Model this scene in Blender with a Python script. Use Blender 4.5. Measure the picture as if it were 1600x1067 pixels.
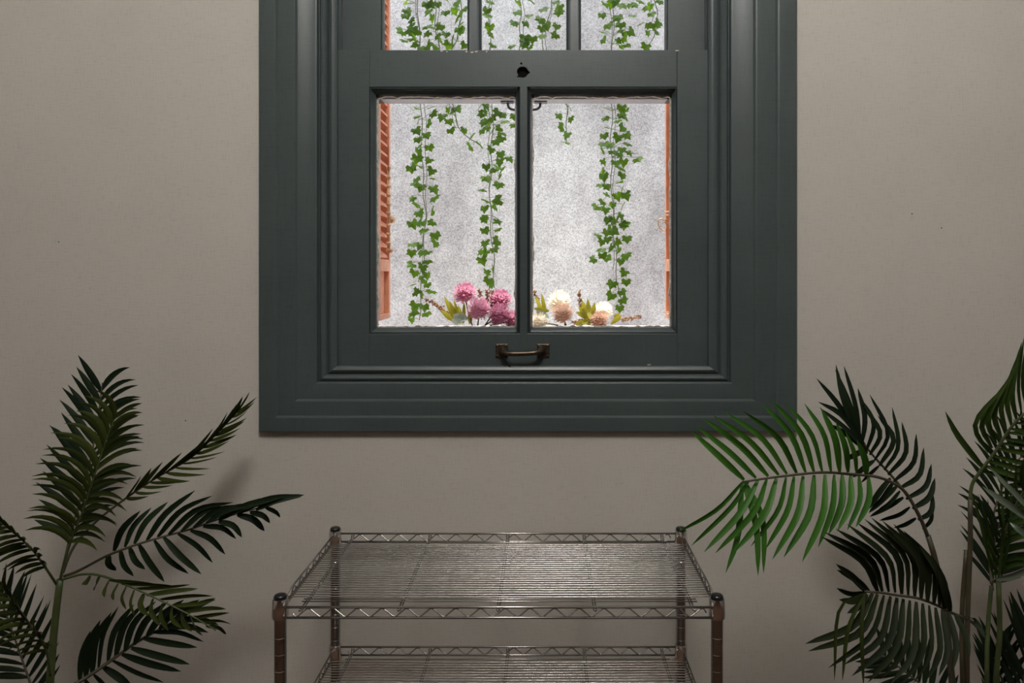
import bpy, math, random
from mathutils import Vector, Matrix

for o in list(bpy.data.objects):
    bpy.data.objects.remove(o, do_unlink=True)
scene = bpy.context.scene
COL = scene.collection
random.seed(7)

# ------------------------------------------------------------------ camera
FPX, VX, VY = 1200.0, 850.0, 425.0          # focal length and principal point, in pixels of 1600 x 1067
CAMY, EYE = -1.585, 1.30
cam_d = bpy.data.cameras.new('camera')
cam = bpy.data.objects.new('camera', cam_d)
COL.objects.link(cam)
cam.location = (0, CAMY, EYE)
cam.rotation_euler = (math.radians(90), 0, 0)
cam_d.sensor_fit = 'HORIZONTAL'
cam_d.sensor_width = 36.0
cam_d.lens = 36.0 * FPX / 1600.0
cam_d.shift_x = -(VX - 800.0) / 1600.0
cam_d.shift_y = -(533.5 - VY) / 1600.0
cam_d.clip_start = 0.02
scene.camera = cam

# ------------------------------------------------------------------ sky, sun, exposure
world = bpy.data.worlds.new('sky')
scene.world = world
world.use_nodes = True
wn = world.node_tree
bg = wn.nodes['Background']
bg.inputs['Color'].default_value = (0.86, 0.90, 1.0, 1)
bg.inputs['Strength'].default_value = 3.8

sun_d = bpy.data.lights.new('sun', 'SUN')
sun_d.energy = 9.0
sun_d.angle = math.radians(1.0)
sun_d.color = (1.0, 0.95, 0.87)
sun = bpy.data.objects.new('sun', sun_d)
COL.objects.link(sun)
sun.location = (-1, 1, 6)
sun.rotation_euler = Vector((0.10, 0.03, -1.0)).to_track_quat('-Z', 'Y').to_euler()

FILLW = 58.0                                           # brightness of the unseen globe lamp added to light the room

vs = scene.view_settings
vs.view_transform = 'Standard'
vs.look = 'None'
vs.exposure = 0.0
vs.gamma = 1.0
vs.use_curve_mapping = False


def P(px, py, d):
    """point of the place that the photograph shows at px, py, at distance d from the camera plane"""
    return Vector(((px - VX) * d / FPX, CAMY + d, EYE - (py - VY) * d / FPX))


# ------------------------------------------------------------------ materials
def mat(name):
    m = bpy.data.materials.new(name)
    m.use_nodes = True
    nt = m.node_tree
    return m, nt, nt.nodes['Principled BSDF']


def N(nt, t, **kw):
    n = nt.nodes.new(t)
    for k, v in kw.items():
        if k in n.inputs.keys():
            n.inputs[k].default_value = v
        else:
            setattr(n, k, v)
    return n


def coords(nt, scale=(1, 1, 1), kind='Object'):
    tc = N(nt, 'ShaderNodeTexCoord')
    mp = N(nt, 'ShaderNodeMapping')
    mp.inputs['Scale'].default_value = scale
    nt.links.new(tc.outputs[kind], mp.inputs['Vector'])
    return mp.outputs['Vector']


def noise(nt, vec, scale, detail=4.0, rough=0.55):
    n = N(nt, 'ShaderNodeTexNoise')
    n.inputs['Scale'].default_value = scale
    n.inputs['Detail'].default_value = detail
    n.inputs['Roughness'].default_value = rough
    nt.links.new(vec, n.inputs['Vector'])
    return n.outputs['Fac']


def ramp(nt, fac, stops):
    r = N(nt, 'ShaderNodeValToRGB')
    e = r.color_ramp.elements
    while len(e) < len(stops):
        e.new(0.5)
    for i, (p, c) in enumerate(stops):
        e[i].position = p
        e[i].color = (*c, 1) if len(c) == 3 else c
    nt.links.new(fac, r.inputs['Fac'])
    return r.outputs['Color']


def mixc(nt, a, b, fac, mode='MIX'):
    m = N(nt, 'ShaderNodeMix', data_type='RGBA', blend_type=mode)
    for sock, v in ((m.inputs[0], fac), (m.inputs[6], a), (m.inputs[7], b)):
        if hasattr(v, 'is_linked'):
            nt.links.new(v, sock)
        else:
            sock.default_value = v if isinstance(v, (int, float)) else (*v, 1)
    return m.outputs[2]


def bump(nt, bs, h, strength, dist=0.002):
    b = N(nt, 'ShaderNodeBump')
    b.inputs['Strength'].default_value = strength
    b.inputs['Distance'].default_value = dist
    nt.links.new(h, b.inputs['Height'])
    nt.links.new(b.outputs['Normal'], bs.inputs['Normal'])


def simple(name, col, rough=0.5, metal=0.0, var=0.15, scale=30.0, bstr=0.0):
    m, nt, bs = mat(name)
    v = coords(nt)
    f = noise(nt, v, scale)
    lo = tuple(c * (1 - var) for c in col)
    hi = tuple(min(1, c * (1 + var)) for c in col)
    nt.links.new(ramp(nt, f, [(0.3, lo), (0.7, hi)]), bs.inputs['Base Color'])
    bs.inputs['Roughness'].default_value = rough
    bs.inputs['Metallic'].default_value = metal
    if bstr:
        bump(nt, bs, f, bstr)
    return m


def wallpaper():
    m, nt, bs = mat('woven_wallpaper')
    h = noise(nt, coords(nt, (40, 40, 420)), 1.0, 3)
    w = noise(nt, coords(nt, (420, 420, 40)), 1.0, 3)
    weave = N(nt, 'ShaderNodeMath', operation='ADD')
    nt.links.new(h, weave.inputs[0]); nt.links.new(w, weave.inputs[1])
    big = noise(nt, coords(nt), 3.0, 3)
    base = ramp(nt, big, [(0.3, (0.465, 0.445, 0.41)), (0.7, (0.505, 0.483, 0.445))])
    thread = ramp(nt, weave.outputs[0], [(0.75, (0.90, 0.89, 0.88)), (1.25, (1.0, 1.0, 1.0))])
    nt.links.new(mixc(nt, base, thread, 1.0, 'MULTIPLY'), bs.inputs['Base Color'])
    bs.inputs['Roughness'].default_value = 0.75
    bump(nt, bs, weave.outputs[0], 0.25, 0.0008)
    return m


def paint():
    m, nt, bs = mat('green_grey_paint')
    h = noise(nt, coords(nt, (30, 30, 380)), 1.0, 2)
    w = noise(nt, coords(nt, (380, 380, 30)), 1.0, 2)
    ad = N(nt, 'ShaderNodeMath', operation='ADD')
    nt.links.new(h, ad.inputs[0]); nt.links.new(w, ad.inputs[1])
    big = noise(nt, coords(nt), 6.0, 4)
    base = ramp(nt, big, [(0.3, (0.049, 0.065, 0.067)), (0.7, (0.058, 0.076, 0.078))])
    thread = ramp(nt, ad.outputs[0], [(0.75, (0.86, 0.86, 0.86)), (1.25, (1.0, 1.0, 1.0))])
    nt.links.new(mixc(nt, base, thread, 1.0, 'MULTIPLY'), bs.inputs['Base Color'])
    bs.inputs['Roughness'].default_value = 0.37
    bump(nt, bs, ad.outputs[0], 0.12, 0.0006)
    return m


def concrete():
    m, nt, bs = mat('rough_concrete')
    v = coords(nt)
    fine = noise(nt, v, 190.0, 6, 0.75)
    mid = noise(nt, v, 16.0, 6, 0.7)
    big = noise(nt, coords(nt, (2.2, 2.2, 0.9)), 1.0, 4, 0.6)
    c1 = ramp(nt, fine, [(0.36, (0.40, 0.39, 0.40)), (0.47, (0.67, 0.655, 0.67)), (0.60, (0.93, 0.92, 0.94))])
    c2 = ramp(nt, mid, [(0.34, (0.80, 0.785, 0.79)), (0.58, (1, 1, 1))])
    c3 = ramp(nt, big, [(0.36, (0.64, 0.62, 0.625)), (0.64, (1, 1, 1))])
    c = mixc(nt, c1, c2, 1.0, 'MULTIPLY')
    c = mixc(nt, c, c3, 1.0, 'MULTIPLY')
    nt.links.new(c, bs.inputs['Base Color'])
    bs.inputs['Roughness'].default_value = 0.95
    bump(nt, bs, fine, 0.45, 0.005)
    return m


def leafy(name, dark, light, trans, rough=0.35, tmix=0.35, scale=9.0, spec=0.5):
    m, nt, bs = mat(name)
    f = noise(nt, coords(nt), scale, 3)
    info = N(nt, 'ShaderNodeObjectInfo')
    ad = N(nt, 'ShaderNodeMath', operation='MULTIPLY_ADD')
    ad.inputs[1].default_value = 0.5
    nt.links.new(info.outputs['Random'], ad.inputs[0])
    sc = N(nt, 'ShaderNodeMath', operation='MULTIPLY')
    sc.inputs[1].default_value = 0.6
    nt.links.new(f, sc.inputs[0])
    nt.links.new(sc.outputs[0], ad.inputs[2])
    c = ramp(nt, ad.outputs[0], [(0.2, dark), (0.8, light)])
    nt.links.new(c, bs.inputs['Base Color'])
    bs.inputs['Roughness'].default_value = rough
    bs.inputs['Specular IOR Level'].default_value = spec
    tr = N(nt, 'ShaderNodeBsdfTranslucent')
    tr.inputs['Color'].default_value = (*trans, 1)
    mx = N(nt, 'ShaderNodeMixShader')
    mx.inputs[0].default_value = tmix
    nt.links.new(bs.outputs[0], mx.inputs[1])
    nt.links.new(tr.outputs[0], mx.inputs[2])
    nt.links.new(mx.outputs[0], nt.nodes['Material Output'].inputs['Surface'])
    return m


def glass():
    m, nt, bs = mat('window_glass')
    tr = N(nt, 'ShaderNodeBsdfTransparent')
    tr.inputs['Color'].default_value = (0.97, 0.985, 0.98, 1)
    gl = N(nt, 'ShaderNodeBsdfGlossy')
    gl.inputs['Roughness'].default_value = 0.02
    fr = N(nt, 'ShaderNodeFresnel')
    fr.inputs['IOR'].default_value = 1.35
    mx = N(nt, 'ShaderNodeMixShader')
    nt.links.new(fr.outputs[0], mx.inputs[0])
    nt.links.new(tr.outputs[0], mx.inputs[1])
    nt.links.new(gl.outputs[0], mx.inputs[2])
    nt.links.new(mx.outputs[0], nt.nodes['Material Output'].inputs['Surface'])
    return m


def chrome(name='worn_chrome', rough=0.27, k=1.0):
    m, nt, bs = mat(name)
    v = coords(nt)
    f = noise(nt, v, 60.0, 5, 0.65)
    nt.links.new(ramp(nt, f, [(0.25, (0.33 * k, 0.30 * k, 0.28 * k)), (0.45, (0.55 * k, 0.535 * k, 0.52 * k))]), bs.inputs['Base Color'])
    bs.inputs['Metallic'].default_value = 1.0
    bs.inputs['Roughness'].default_value = rough
    return m


def floor_wood():
    m, nt, bs = mat('brown_floor_wood')
    f = noise(nt, coords(nt, (3, 30, 30)), 1.0, 5)
    nt.links.new(ramp(nt, f, [(0.3, (0.07, 0.035, 0.022)), (0.7, (0.13, 0.065, 0.04))]), bs.inputs['Base Color'])
    bs.inputs['Roughness'].default_value = 0.45
    return m


def emit(name, col, s):
    m, nt, bs = mat(name)
    bs.inputs['Base Color'].default_value = (0.8, 0.8, 0.8, 1)
    bs.inputs['Emission Color'].default_value = (*col, 1)
    bs.inputs['Emission Strength'].default_value = s
    return m


M = dict(
    wall=wallpaper(), paint=paint(), concrete=concrete(), glass=glass(), chrome=chrome(k=0.78), floor=floor_wood(),
    post=chrome('dark_post_chrome', 0.10, 0.62),
    collar=chrome('bright_collar_chrome', 0.16, 1.25),
    white=simple('white_ceiling_paint', (0.72, 0.70, 0.66), 0.8, var=0.05),
    back_dark=simple('darkened_back_wall', (0.085, 0.042, 0.028), 0.5, var=0.3, scale=6),  # back wall made dark to deepen rack reflections and cut bounced light
    render=simple('pale_exterior_render', (0.62, 0.58, 0.55), 0.9, var=0.1, scale=12),
    stone=simple('pale_sill_stone', (0.50, 0.45, 0.43), 0.8, var=0.12, scale=60, bstr=0.2),
    putty=simple('flaking_putty', (0.52, 0.47, 0.42), 0.8, var=0.45, scale=120, bstr=0.3),
    chip=simple('bare_wood_chip', (0.58, 0.52, 0.45), 0.8),
    lit_rail=simple('lit_rail_grey', (0.62, 0.63, 0.66), 0.5, var=0.12, scale=40),  # outside light falling on the upper sash's bottom rail, put into its colour
    shutter=simple('orange_shutter_paint', (0.66, 0.30, 0.18), 0.55, var=0.15, scale=40),
    brass=simple('aged_brass', (0.10, 0.078, 0.058), 0.40, 0.9, 0.35, 90),
    pull=simple('dull_grey_metal', (0.20, 0.20, 0.21), 0.45, 0.6),
    hole_black=simple('hole_shade_black', (0.006, 0.006, 0.006), 0.9),  # near-black colour standing for the shade inside holes
    latch=simple('painted_latch_metal', (0.62, 0.38, 0.22), 0.4, 0.4),
    black=simple('black_plastic', (0.004, 0.004, 0.005), 0.3),
    ivy=leafy('ivy_leaf', (0.008, 0.026, 0.006), (0.024, 0.058, 0.008), (0.22, 0.43, 0.004), 0.6, 0.34, 30, .2),
    ivy_stem=simple('ivy_stem', (0.10, 0.115, 0.055), 0.7),
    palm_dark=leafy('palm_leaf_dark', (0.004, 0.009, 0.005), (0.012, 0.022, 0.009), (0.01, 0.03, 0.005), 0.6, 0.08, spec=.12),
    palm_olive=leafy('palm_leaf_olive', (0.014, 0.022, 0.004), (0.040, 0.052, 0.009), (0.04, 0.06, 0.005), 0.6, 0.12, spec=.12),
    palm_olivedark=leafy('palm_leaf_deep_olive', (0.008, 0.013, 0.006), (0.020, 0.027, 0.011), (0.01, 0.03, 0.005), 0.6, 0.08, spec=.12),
    palm_olive2=leafy('palm_leaf_fresh', (0.014, 0.030, 0.006), (0.036, 0.062, 0.012), (0.03, 0.08, 0.008), 0.6, 0.12, spec=.12),
    palm_sheen=leafy('palm_leaf_sheen', (0.06, 0.085, 0.06), (0.12, 0.15, 0.11), (0.05, 0.08, 0.03), 0.3, 0.1),  # light glinting off these leaflets is mixed into their grey-green
    palm_bright=leafy('palm_leaf_bright', (0.022, 0.088, 0.008), (0.046, 0.150, 0.016), (0.06, 0.22, 0.012), 0.5, 0.2, spec=.3),
    stem_green=simple('palm_stem_green', (0.045, 0.062, 0.016), 0.5, var=0.3),
    stem_brown=simple('palm_stem_brown', (0.045, 0.036, 0.018), 0.55, var=0.3),
    pot=simple('dark_pot_plastic', (0.05, 0.045, 0.042), 0.5),
    soil=simple('potting_soil', (0.03, 0.02, 0.014), 0.95, var=0.4, scale=80, bstr=0.5),
    pink=leafy('pink_petal', (0.46, 0.11, 0.25), (0.95, 0.70, 0.79), (0.76, 0.36, 0.48), 0.6, 0.5, 220),
    cream=leafy('cream_petal', (0.88, 0.76, 0.62), (0.98, 0.95, 0.90), (0.97, 0.93, 0.82), 0.6, 0.5, 220),
    peach=leafy('peach_petal', (0.62, 0.36, 0.24), (0.97, 0.86, 0.76), (0.85, 0.62, 0.48), 0.6, 0.5, 220),
    fstem=simple('flower_stem', (0.16, 0.13, 0.04), 0.6),
    fleaf=leafy('flower_leaf', (0.16, 0.16, 0.015), (0.38, 0.34, 0.03), (0.45, 0.42, 0.03), 0.4, 0.3, 40),
    paleleaf=leafy('pale_flower_leaf', (0.25, 0.32, 0.27), (0.50, 0.55, 0.50), (0.4, 0.45, 0.35), 0.4, 0.3, 40),
    berry=simple('brown_berry', (0.30, 0.15, 0.07), 0.5, var=0.5, scale=200),
)

M['hole_black'].node_tree.nodes['Principled BSDF'].inputs['Specular IOR Level'].default_value = 0.05


# ------------------------------------------------------------------ helpers
def tag(o, label=None, cat=None, group=None, kind=None):
    if label: o['label'] = label
    if cat: o['category'] = cat
    if group: o['group'] = group
    if kind: o['kind'] = kind
    return o


def empty(name, loc=(0, 0, 0), parent=None):
    o = bpy.data.objects.new(name, None)
    o.empty_display_size = 0.05
    COL.objects.link(o)
    o.location = loc
    if parent: o.parent = parent
    return o


class MB:
    """collects boxes, tubes, lathes and strips; build() links them as one mesh object"""
    def __init__(s): s.v, s.f, s.sm = [], [], []

    def add(s, vs_, fs_, smooth=False):
        b = len(s.v)
        s.v += [Vector(p) for p in vs_]
        s.f += [tuple(i + b for i in f) for f in fs_]
        s.sm += [smooth] * len(fs_)
        return s

    def box(s, x0, x1, y0, y1, z0, z1, bev=0.0):
        if bev <= 0:
            v = [(x, y, z) for x in (x0, x1) for y in (y0, y1) for z in (z0, z1)]
            f = [(0, 1, 3, 2), (4, 6, 7, 5), (0, 4, 5, 1), (2, 3, 7, 6), (0, 2, 6, 4), (1, 5, 7, 3)]
            return s.add(v, f)
        import bmesh
        bm = bmesh.new()
        bmesh.ops.create_cube(bm, size=1)
        for q in bm.verts:
            q.co = Vector(((x0 + x1) / 2 + q.co.x * (x1 - x0), (y0 + y1) / 2 + q.co.y * (y1 - y0),
                           (z0 + z1) / 2 + q.co.z * (z1 - z0)))
        bmesh.ops.bevel(bm, geom=bm.edges[:], offset=bev, segments=2, affect='EDGES', profile=0.5)
        bm.verts.index_update()
        v = [q.co.copy() for q in bm.verts]
        f = [tuple(q.index for q in fc.verts) for fc in bm.faces]
        bm.free()
        return s.add(v, f)

    def tube(s, pts, r, seg=8, cap=True):
        pts = [Vector(p) for p in pts]
        rs = r if isinstance(r, (list, tuple)) else [r] * len(pts)
        v, f = [], []
        up = None
        for i, p in enumerate(pts):
            t = (pts[min(i + 1, len(pts) - 1)] - pts[max(i - 1, 0)]).normalized()
            if up is None:
                a = Vector((0, 0, 1)) if abs(t.z) < 0.9 else Vector((1, 0, 0))
                up = t.cross(a).normalized()
            else:
                up = (up - t * up.dot(t)).normalized()
            b = t.cross(up)
            for k in range(seg):
                an = 2 * math.pi * k / seg
                v.append(p + (up * math.cos(an) + b * math.sin(an)) * rs[i])
        for i in range(len(pts) - 1):
            for k in range(seg):
                k2 = (k + 1) % seg
                f.append((i * seg + k, i * seg + k2, (i + 1) * seg + k2, (i + 1) * seg + k))
        if cap:
            f.append(tuple(range(seg - 1, -1, -1)))
            f.append(tuple(range((len(pts) - 1) * seg, len(pts) * seg)))
        return s.add(v, f, True)

    def lathe(s, prof, c=(0, 0, 0), seg=20):
        c = Vector(c)
        v, f = [], []
        for r, z in prof:
            for k in range(seg):
                an = 2 * math.pi * k / seg
                v.append(c + Vector((r * math.cos(an), r * math.sin(an), z)))
        for i in range(len(prof) - 1):
            for k in range(seg):
                k2 = (k + 1) % seg
                f.append((i * seg + k, i * seg + k2, (i + 1) * seg + k2, (i + 1) * seg + k))
        f.append(tuple(range(seg - 1, -1, -1)))
        f.append(tuple(range((len(prof) - 1) * seg, len(prof) * seg)))
        return s.add(v, f, True)

    def ball(s, c, r, seg=6, rings=4):
        prof = [(r * math.sin(math.pi * (i + 0.15) / (rings + 0.3)), -r * math.cos(math.pi * (i + 0.15) / (rings + 0.3))) for i in range(rings + 1)]
        return s.lathe(prof, c, seg)

    def mesh(s, name, m, origin=Vector((0, 0, 0))):
        me = bpy.data.meshes.new(name)
        o = Vector(origin)
        me.from_pydata([tuple(p - o) for p in s.v], [], s.f)
        me.polygons.foreach_set('use_smooth', s.sm)
        me.materials.append(m)
        me.update()
        return me

    def build(s, name, m, parent=None, origin=None):
        org = Vector(origin) if origin is not None else (world_of(parent) if parent else Vector((0, 0, 0)))
        o = bpy.data.objects.new(name, s.mesh(name, m, org))
        COL.objects.link(o)
        if parent:
            o.parent = parent
            if origin is not None: o.location = org - world_of(parent)
        elif origin is not None:
            o.location = org
        return o


def world_of(o):
    w = Vector((0, 0, 0))
    while o:
        w += o.location
        o = o.parent
    return w


def inst(name, me, parent, loc, rot=None, scale=None):
    o = bpy.data.objects.new(name, me)
    COL.objects.link(o)
    o.parent = parent
    o.location = Vector(loc) - world_of(parent)
    if rot is not None: o.rotation_euler = rot
    if scale is not None: o.scale = (scale,) * 3
    return o


def autosmooth(o, ang=40):
    sharpen(o.data, ang)
    return o


def sharpen(es, ang):
    for p in es.polygons: p.use_smooth = True
    import bmesh
    bm = bmesh.new(); bm.from_mesh(es)
    bmesh.ops.recalc_face_normals(bm, faces=bm.faces)
    lim = math.radians(ang)
    for e in bm.edges:
        if len(e.link_faces) == 2 and e.calc_face_angle(0) > lim: e.smooth = False
    bm.to_mesh(es); bm.free()
    return es


def catmull(pts, n):
    pts = [Vector(p) for p in pts]
    ext = [pts[0] * 2 - pts[1]] + pts + [pts[-1] * 2 - pts[-2]]
    # resample evenly by length
    dense = []
    for i in range(1, len(ext) - 2):
        p0, p1, p2, p3 = ext[i - 1:i + 3]
        for k in range(12):
            t = k / 12
            dense.append(0.5 * ((2 * p1) + (p2 - p0) * t + (2 * p0 - 5 * p1 + 4 * p2 - p3) * t * t + (3 * p1 - p0 - 3 * p2 + p3) * t ** 3))
    dense.append(pts[-1])
    L = [0]
    for a, b in zip(dense, dense[1:]): L.append(L[-1] + (b - a).length)
    out, j = [], 0
    for k in range(n + 1):
        s = L[-1] * k / n
        while j < len(L) - 2 and L[j + 1] < s: j += 1
        d = L[j + 1] - L[j]
        out.append(dense[j].lerp(dense[j + 1], (s - L[j]) / d if d > 0 else 0))
    return out


def mitre(side, rect, prof, k):
    """one side of a mitred frame. prof: closed loop of (u, y); u grows outwards from rect, scaled per side by k"""
    x0, x1, z0, z1 = rect
    kl, kr, kb, kt = k
    a, b = [], []
    for u, y in prof:
        L, R, B, T = x0 - u * kl, x1 + u * kr, z0 - u * kb, z1 + u * kt
        if side == 'bottom': a.append((L, y, B)); b.append((R, y, B))
        if side == 'top': a.append((R, y, T)); b.append((L, y, T))
        if side == 'left': a.append((L, y, T)); b.append((L, y, B))
        if side == 'right': a.append((R, y, B)); b.append((R, y, T))
    n = len(prof)
    f = [(i, (i + 1) % n, n + (i + 1) % n, n + i) for i in range(n)] + [tuple(range(n - 1, -1, -1)), tuple(range(n, 2 * n))]
    return MB().add(a + b, f)


# ------------------------------------------------------------------ room shell
RX0, RX1, RY0, RZ1 = -2.3, 2.4, -4.4, 3.15
WT = 0.165                                             # thickness of the window wall
HX0, HX1, HZ0, HZ1 = -0.475, 0.390, 1.055, 2.36        # hole in the window wall
ROOFZ = 3.35

w = MB()
w.box(RX0 - .15, HX0, 0, WT, 0, ROOFZ); w.box(HX1, RX1 + .15, 0, WT, 0, ROOFZ)
w.box(HX0, HX1, 0, WT, 0, HZ0); w.box(HX0, HX1, 0, WT, HZ1, ROOFZ)
ww = tag(w.build('wall_window', M['wall']), 'beige woven wallpaper wall around the green-grey window', kind='structure')
for px, py in ((92, 378), (290, 657), (1471, 356), (1425, 334)):
    c = P(px, py, 1.585)
    nh = MB().lathe([(.0013, 0), (.0010, .0006)], (0, 0, 0), 8)
    for q in nh.v: q.xyz = (c.x + q.x, -q.z - .0001, c.z + q.y)
    nh.build('nail_hole', M['hole_black'], ww)  # nail holes drawn as flat dark discs, their shade in the colour
tag(MB().box(RX0 - .15, RX0, RY0, 0, 0, ROOFZ).build('wall_left', M['wall']), 'beige wallpapered side wall beyond the left palm', kind='structure')
tag(MB().box(RX1, RX1 + .15, RY0, 0, 0, ROOFZ).build('wall_right', M['wall']), 'beige wallpapered side wall beyond the right palms', kind='structure')
tag(MB().box(RX0 - .15, RX1 + .15, RY0 - .15, RY0, 0, ROOFZ).build('wall_back', M['back_dark']), 'unseen wall behind the camera, made dark brown to cut bounced light', kind='structure')
tag(MB().box(RX0 - .15, RX1 + .15, RY0 - .15, WT, -.1, 0).build('floor', M['floor']), 'brown wooden floor', kind='structure')
tag(MB().box(RX0, RX1, RY0, 0, RZ1, ROOFZ).build('ceiling', M['white']), 'off-white ceiling', kind='structure')

# ------------------------------------------------------------------ unseen globe lamp, added to light the room
LAMP = Vector((.06, -1.70, 2.88))
lamp = empty('fill_lamp', (LAMP.x, LAMP.y, RZ1))
tag(lamp, 'unseen globe lamp added to light the room, hung by a cord', 'lamp')
MB().lathe([(.05, RZ1 - .03), (.055, RZ1 - .012), (.055, RZ1 - .001)], (LAMP.x, LAMP.y, 0), 24).build('ceiling_rose', M['white'], lamp)
MB().tube([(LAMP.x, LAMP.y, RZ1 - .03), (LAMP.x, LAMP.y, LAMP.z + .19)], .004, 8).build('cord', M['black'], lamp)
MB().ball(LAMP, .20, 32, 20).build('fill_globe', emit('fill_glow', (1.0, 0.965, 0.91), FILLW), lamp)

# ------------------------------------------------------------------ light well outside
GY = 2.92 + CAMY
tag(MB().box(-4.5, 4.5, GY, GY + .2, 0, 3.3).build('wall_courtyard', M['concrete']), 'rough grey concrete wall outside the window', kind='structure')
tag(MB().box(-4.5, 4.5, WT, GY, -.1, 0).build('ground_courtyard', M['render']), 'pale paved ground of the narrow light well', kind='structure')

# ------------------------------------------------------------------ window: casing, jambs, sashes
win = empty('window_1', (-0.04, 0.0, 1.0))
tag(win, 'dark green-grey painted wooden sash window in the beige wall', kind='structure')
SD = 1.61                                              # distance of the lower sash face
IN = (P(528, 0, 1.605).x, P(1106, 0, 1.605).x, P(0, 571, 1.605).z, 2.33)
K = (IN[0] - P(403, 0, 1.570).x, P(1247, 0, 1.570).x - IN[1], IN[2] - P(0, 676, 1.570).z, 0.135)
prof = [(0, .020), (0, .015), (.025, .011), (.06, .009), (.10, .011), (.125, .015), (.135, .011), (.15, .007), (.18, .004), (.205, .005), (.225, .009),
        (.235, .009), (.236, .002), (.245, -.0015), (.265, -.003), (.495, -.003), (.505, -.004), (.512, -.0065), (.525, -.0085), (.545, -.009),
        (.745, -.009), (.753, -.010), (.76, -.0120), (.773, -.0140), (.795, -.0145), (.978, -.0145), (.995, -.012), (1.0, -.009), (1.0, -.0005), (.38, -.0005), (.38, .020)]
for sd in ('bottom', 'left', 'right', 'top'):
    autosmooth(mitre(sd, IN, prof, K).build('casing_board', M['paint'], win), 35)

LX0, LX1, LZ0, LZ1 = P(527, 0, SD).x - .008, P(1107, 0, SD).x + .008, P(0, 571, SD).z - .006, P(0, 78, SD).z
# box frame
jb = [(HX0 + .001, LX0 - .002), (LX1 + .002, HX1 - .001)]
for i, (a, b) in enumerate(jb):
    MB().box(a, b, .021, WT, HZ0 + .001, HZ1 - .001).build('jamb', M['paint'], win)
for x0, x1 in ((LX0 - .001, LX0 + .006), (LX1 - .006, LX1 + .001)):
    MB().box(x0, x1, .0665, .0695, LZ0, 2.33, 0).build('parting_bead', M['paint'], win)
MB().box(LX0 - .001, LX1 + .001, .021, WT, HZ0 + .001, LZ0 - .001).build('frame_sill', M['paint'], win)
MB().box(LX0 - .001, LX1 + .001, .021, WT, 2.332, HZ1 - .001).build('frame_head', M['paint'], win)

# lower sash
ls = empty('lower_sash', Vector((-0.045, .04, LZ0)) - world_of(win), win)
YF, YB = .025, .065
GLX = (P(588, 0, 1.63).x, P(806, 0, 1.63).x, P(831, 0, 1.63).x, P(1049, 0, 1.63).x)
GZ0, GZ1 = P(0, 512, 1.632).z, P(0, 149, 1.632).z
ML, MR = P(577, 0, SD).x, P(1058, 0, SD).x             # inner edges of the stiles
RB, RT = P(0, 521, SD).z, P(0, 136, SD).z              # bottom rail top, top rail bottom
MB().box(LX0, ML, YF, YB, LZ0, LZ1 - .0002, .0012).build('stile', M['paint'], ls)
MB().box(MR, LX1, YF, YB, LZ0, LZ1 - .0002, .0012).build('stile', M['paint'], ls)
MB().box(ML, MR, YF, YB, LZ0, RB, .0008).build('bottom_rail', M['paint'], ls)
top_rail = MB().box(ML, MR, YF, YB, RT, LZ1, .0012).build('top_rail', M['paint'], ls)
# latch hole, really cut into the rail
hole = [(0, 9.6), (4.8, 9.0), (8.2, 6.4), (9.6, 3.2), (13.6, 0), (9.2, -3.6), (6.2, -7.6), (1.2, -9.2), (-4.2, -8.4), (-9.2, -8.2), (-6.8, -4.6), (-9.0, 0), (-8.0, 5.4), (-4.6, 8.8)]
hc = P(816, 113, SD)
cut = MB()
n = len(hole)
vv = [(hc.x + x * .00125, YF - .01, hc.z + z * .00125) for x, z in hole] + [(hc.x + x * .00125, YF + .03, hc.z + z * .00125) for x, z in hole]
cut.add(vv, [tuple(range(n)), tuple(range(2 * n - 1, n - 1, -1))] + [(i, n + i, n + (i + 1) % n, (i + 1) % n) for i in range(n)])
co = cut.build('cutter', M['hole_black'])
import bmesh
bm = bmesh.new(); bm.from_mesh(co.data); bmesh.ops.recalc_face_normals(bm, faces=bm.faces); bm.to_mesh(co.data); bm.free()
bm = bmesh.new(); bm.from_mesh(top_rail.data); bmesh.ops.recalc_face_normals(bm, faces=bm.faces); bm.to_mesh(top_rail.data); bm.free()
md = top_rail.modifiers.new('hole', 'BOOLEAN'); md.object = co; md.operation = 'DIFFERENCE'; md.solver = 'EXACT'
bpy.context.view_layer.update()
dg = bpy.context.evaluated_depsgraph_get()
nm = bpy.data.meshes.new_from_object(top_rail.evaluated_get(dg))
top_rail.modifiers.clear(); top_rail.data = nm
bpy.data.objects.remove(co, do_unlink=True)
lk = MB().box(hc.x - .011, hc.x + .016, YF + .010, YF + .028, hc.z - .0108, hc.z + .0115).build('hole_shade_block', M['hole_black'], ls)  # black block set in the cut hole as its shade
lk['label'] = 'black block standing for the shade inside the latch hole'
pin = MB().lathe([(.0022, 0), (.0022, .004)], (0, 0, 0), 10)
for q in pin.v: q.xyz = (hc.x - .002 + q.x, YF - .0006 + q.z, hc.z + .0185 + q.y)
pin.build('screw_hole', M['hole_black'], ls)
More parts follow.
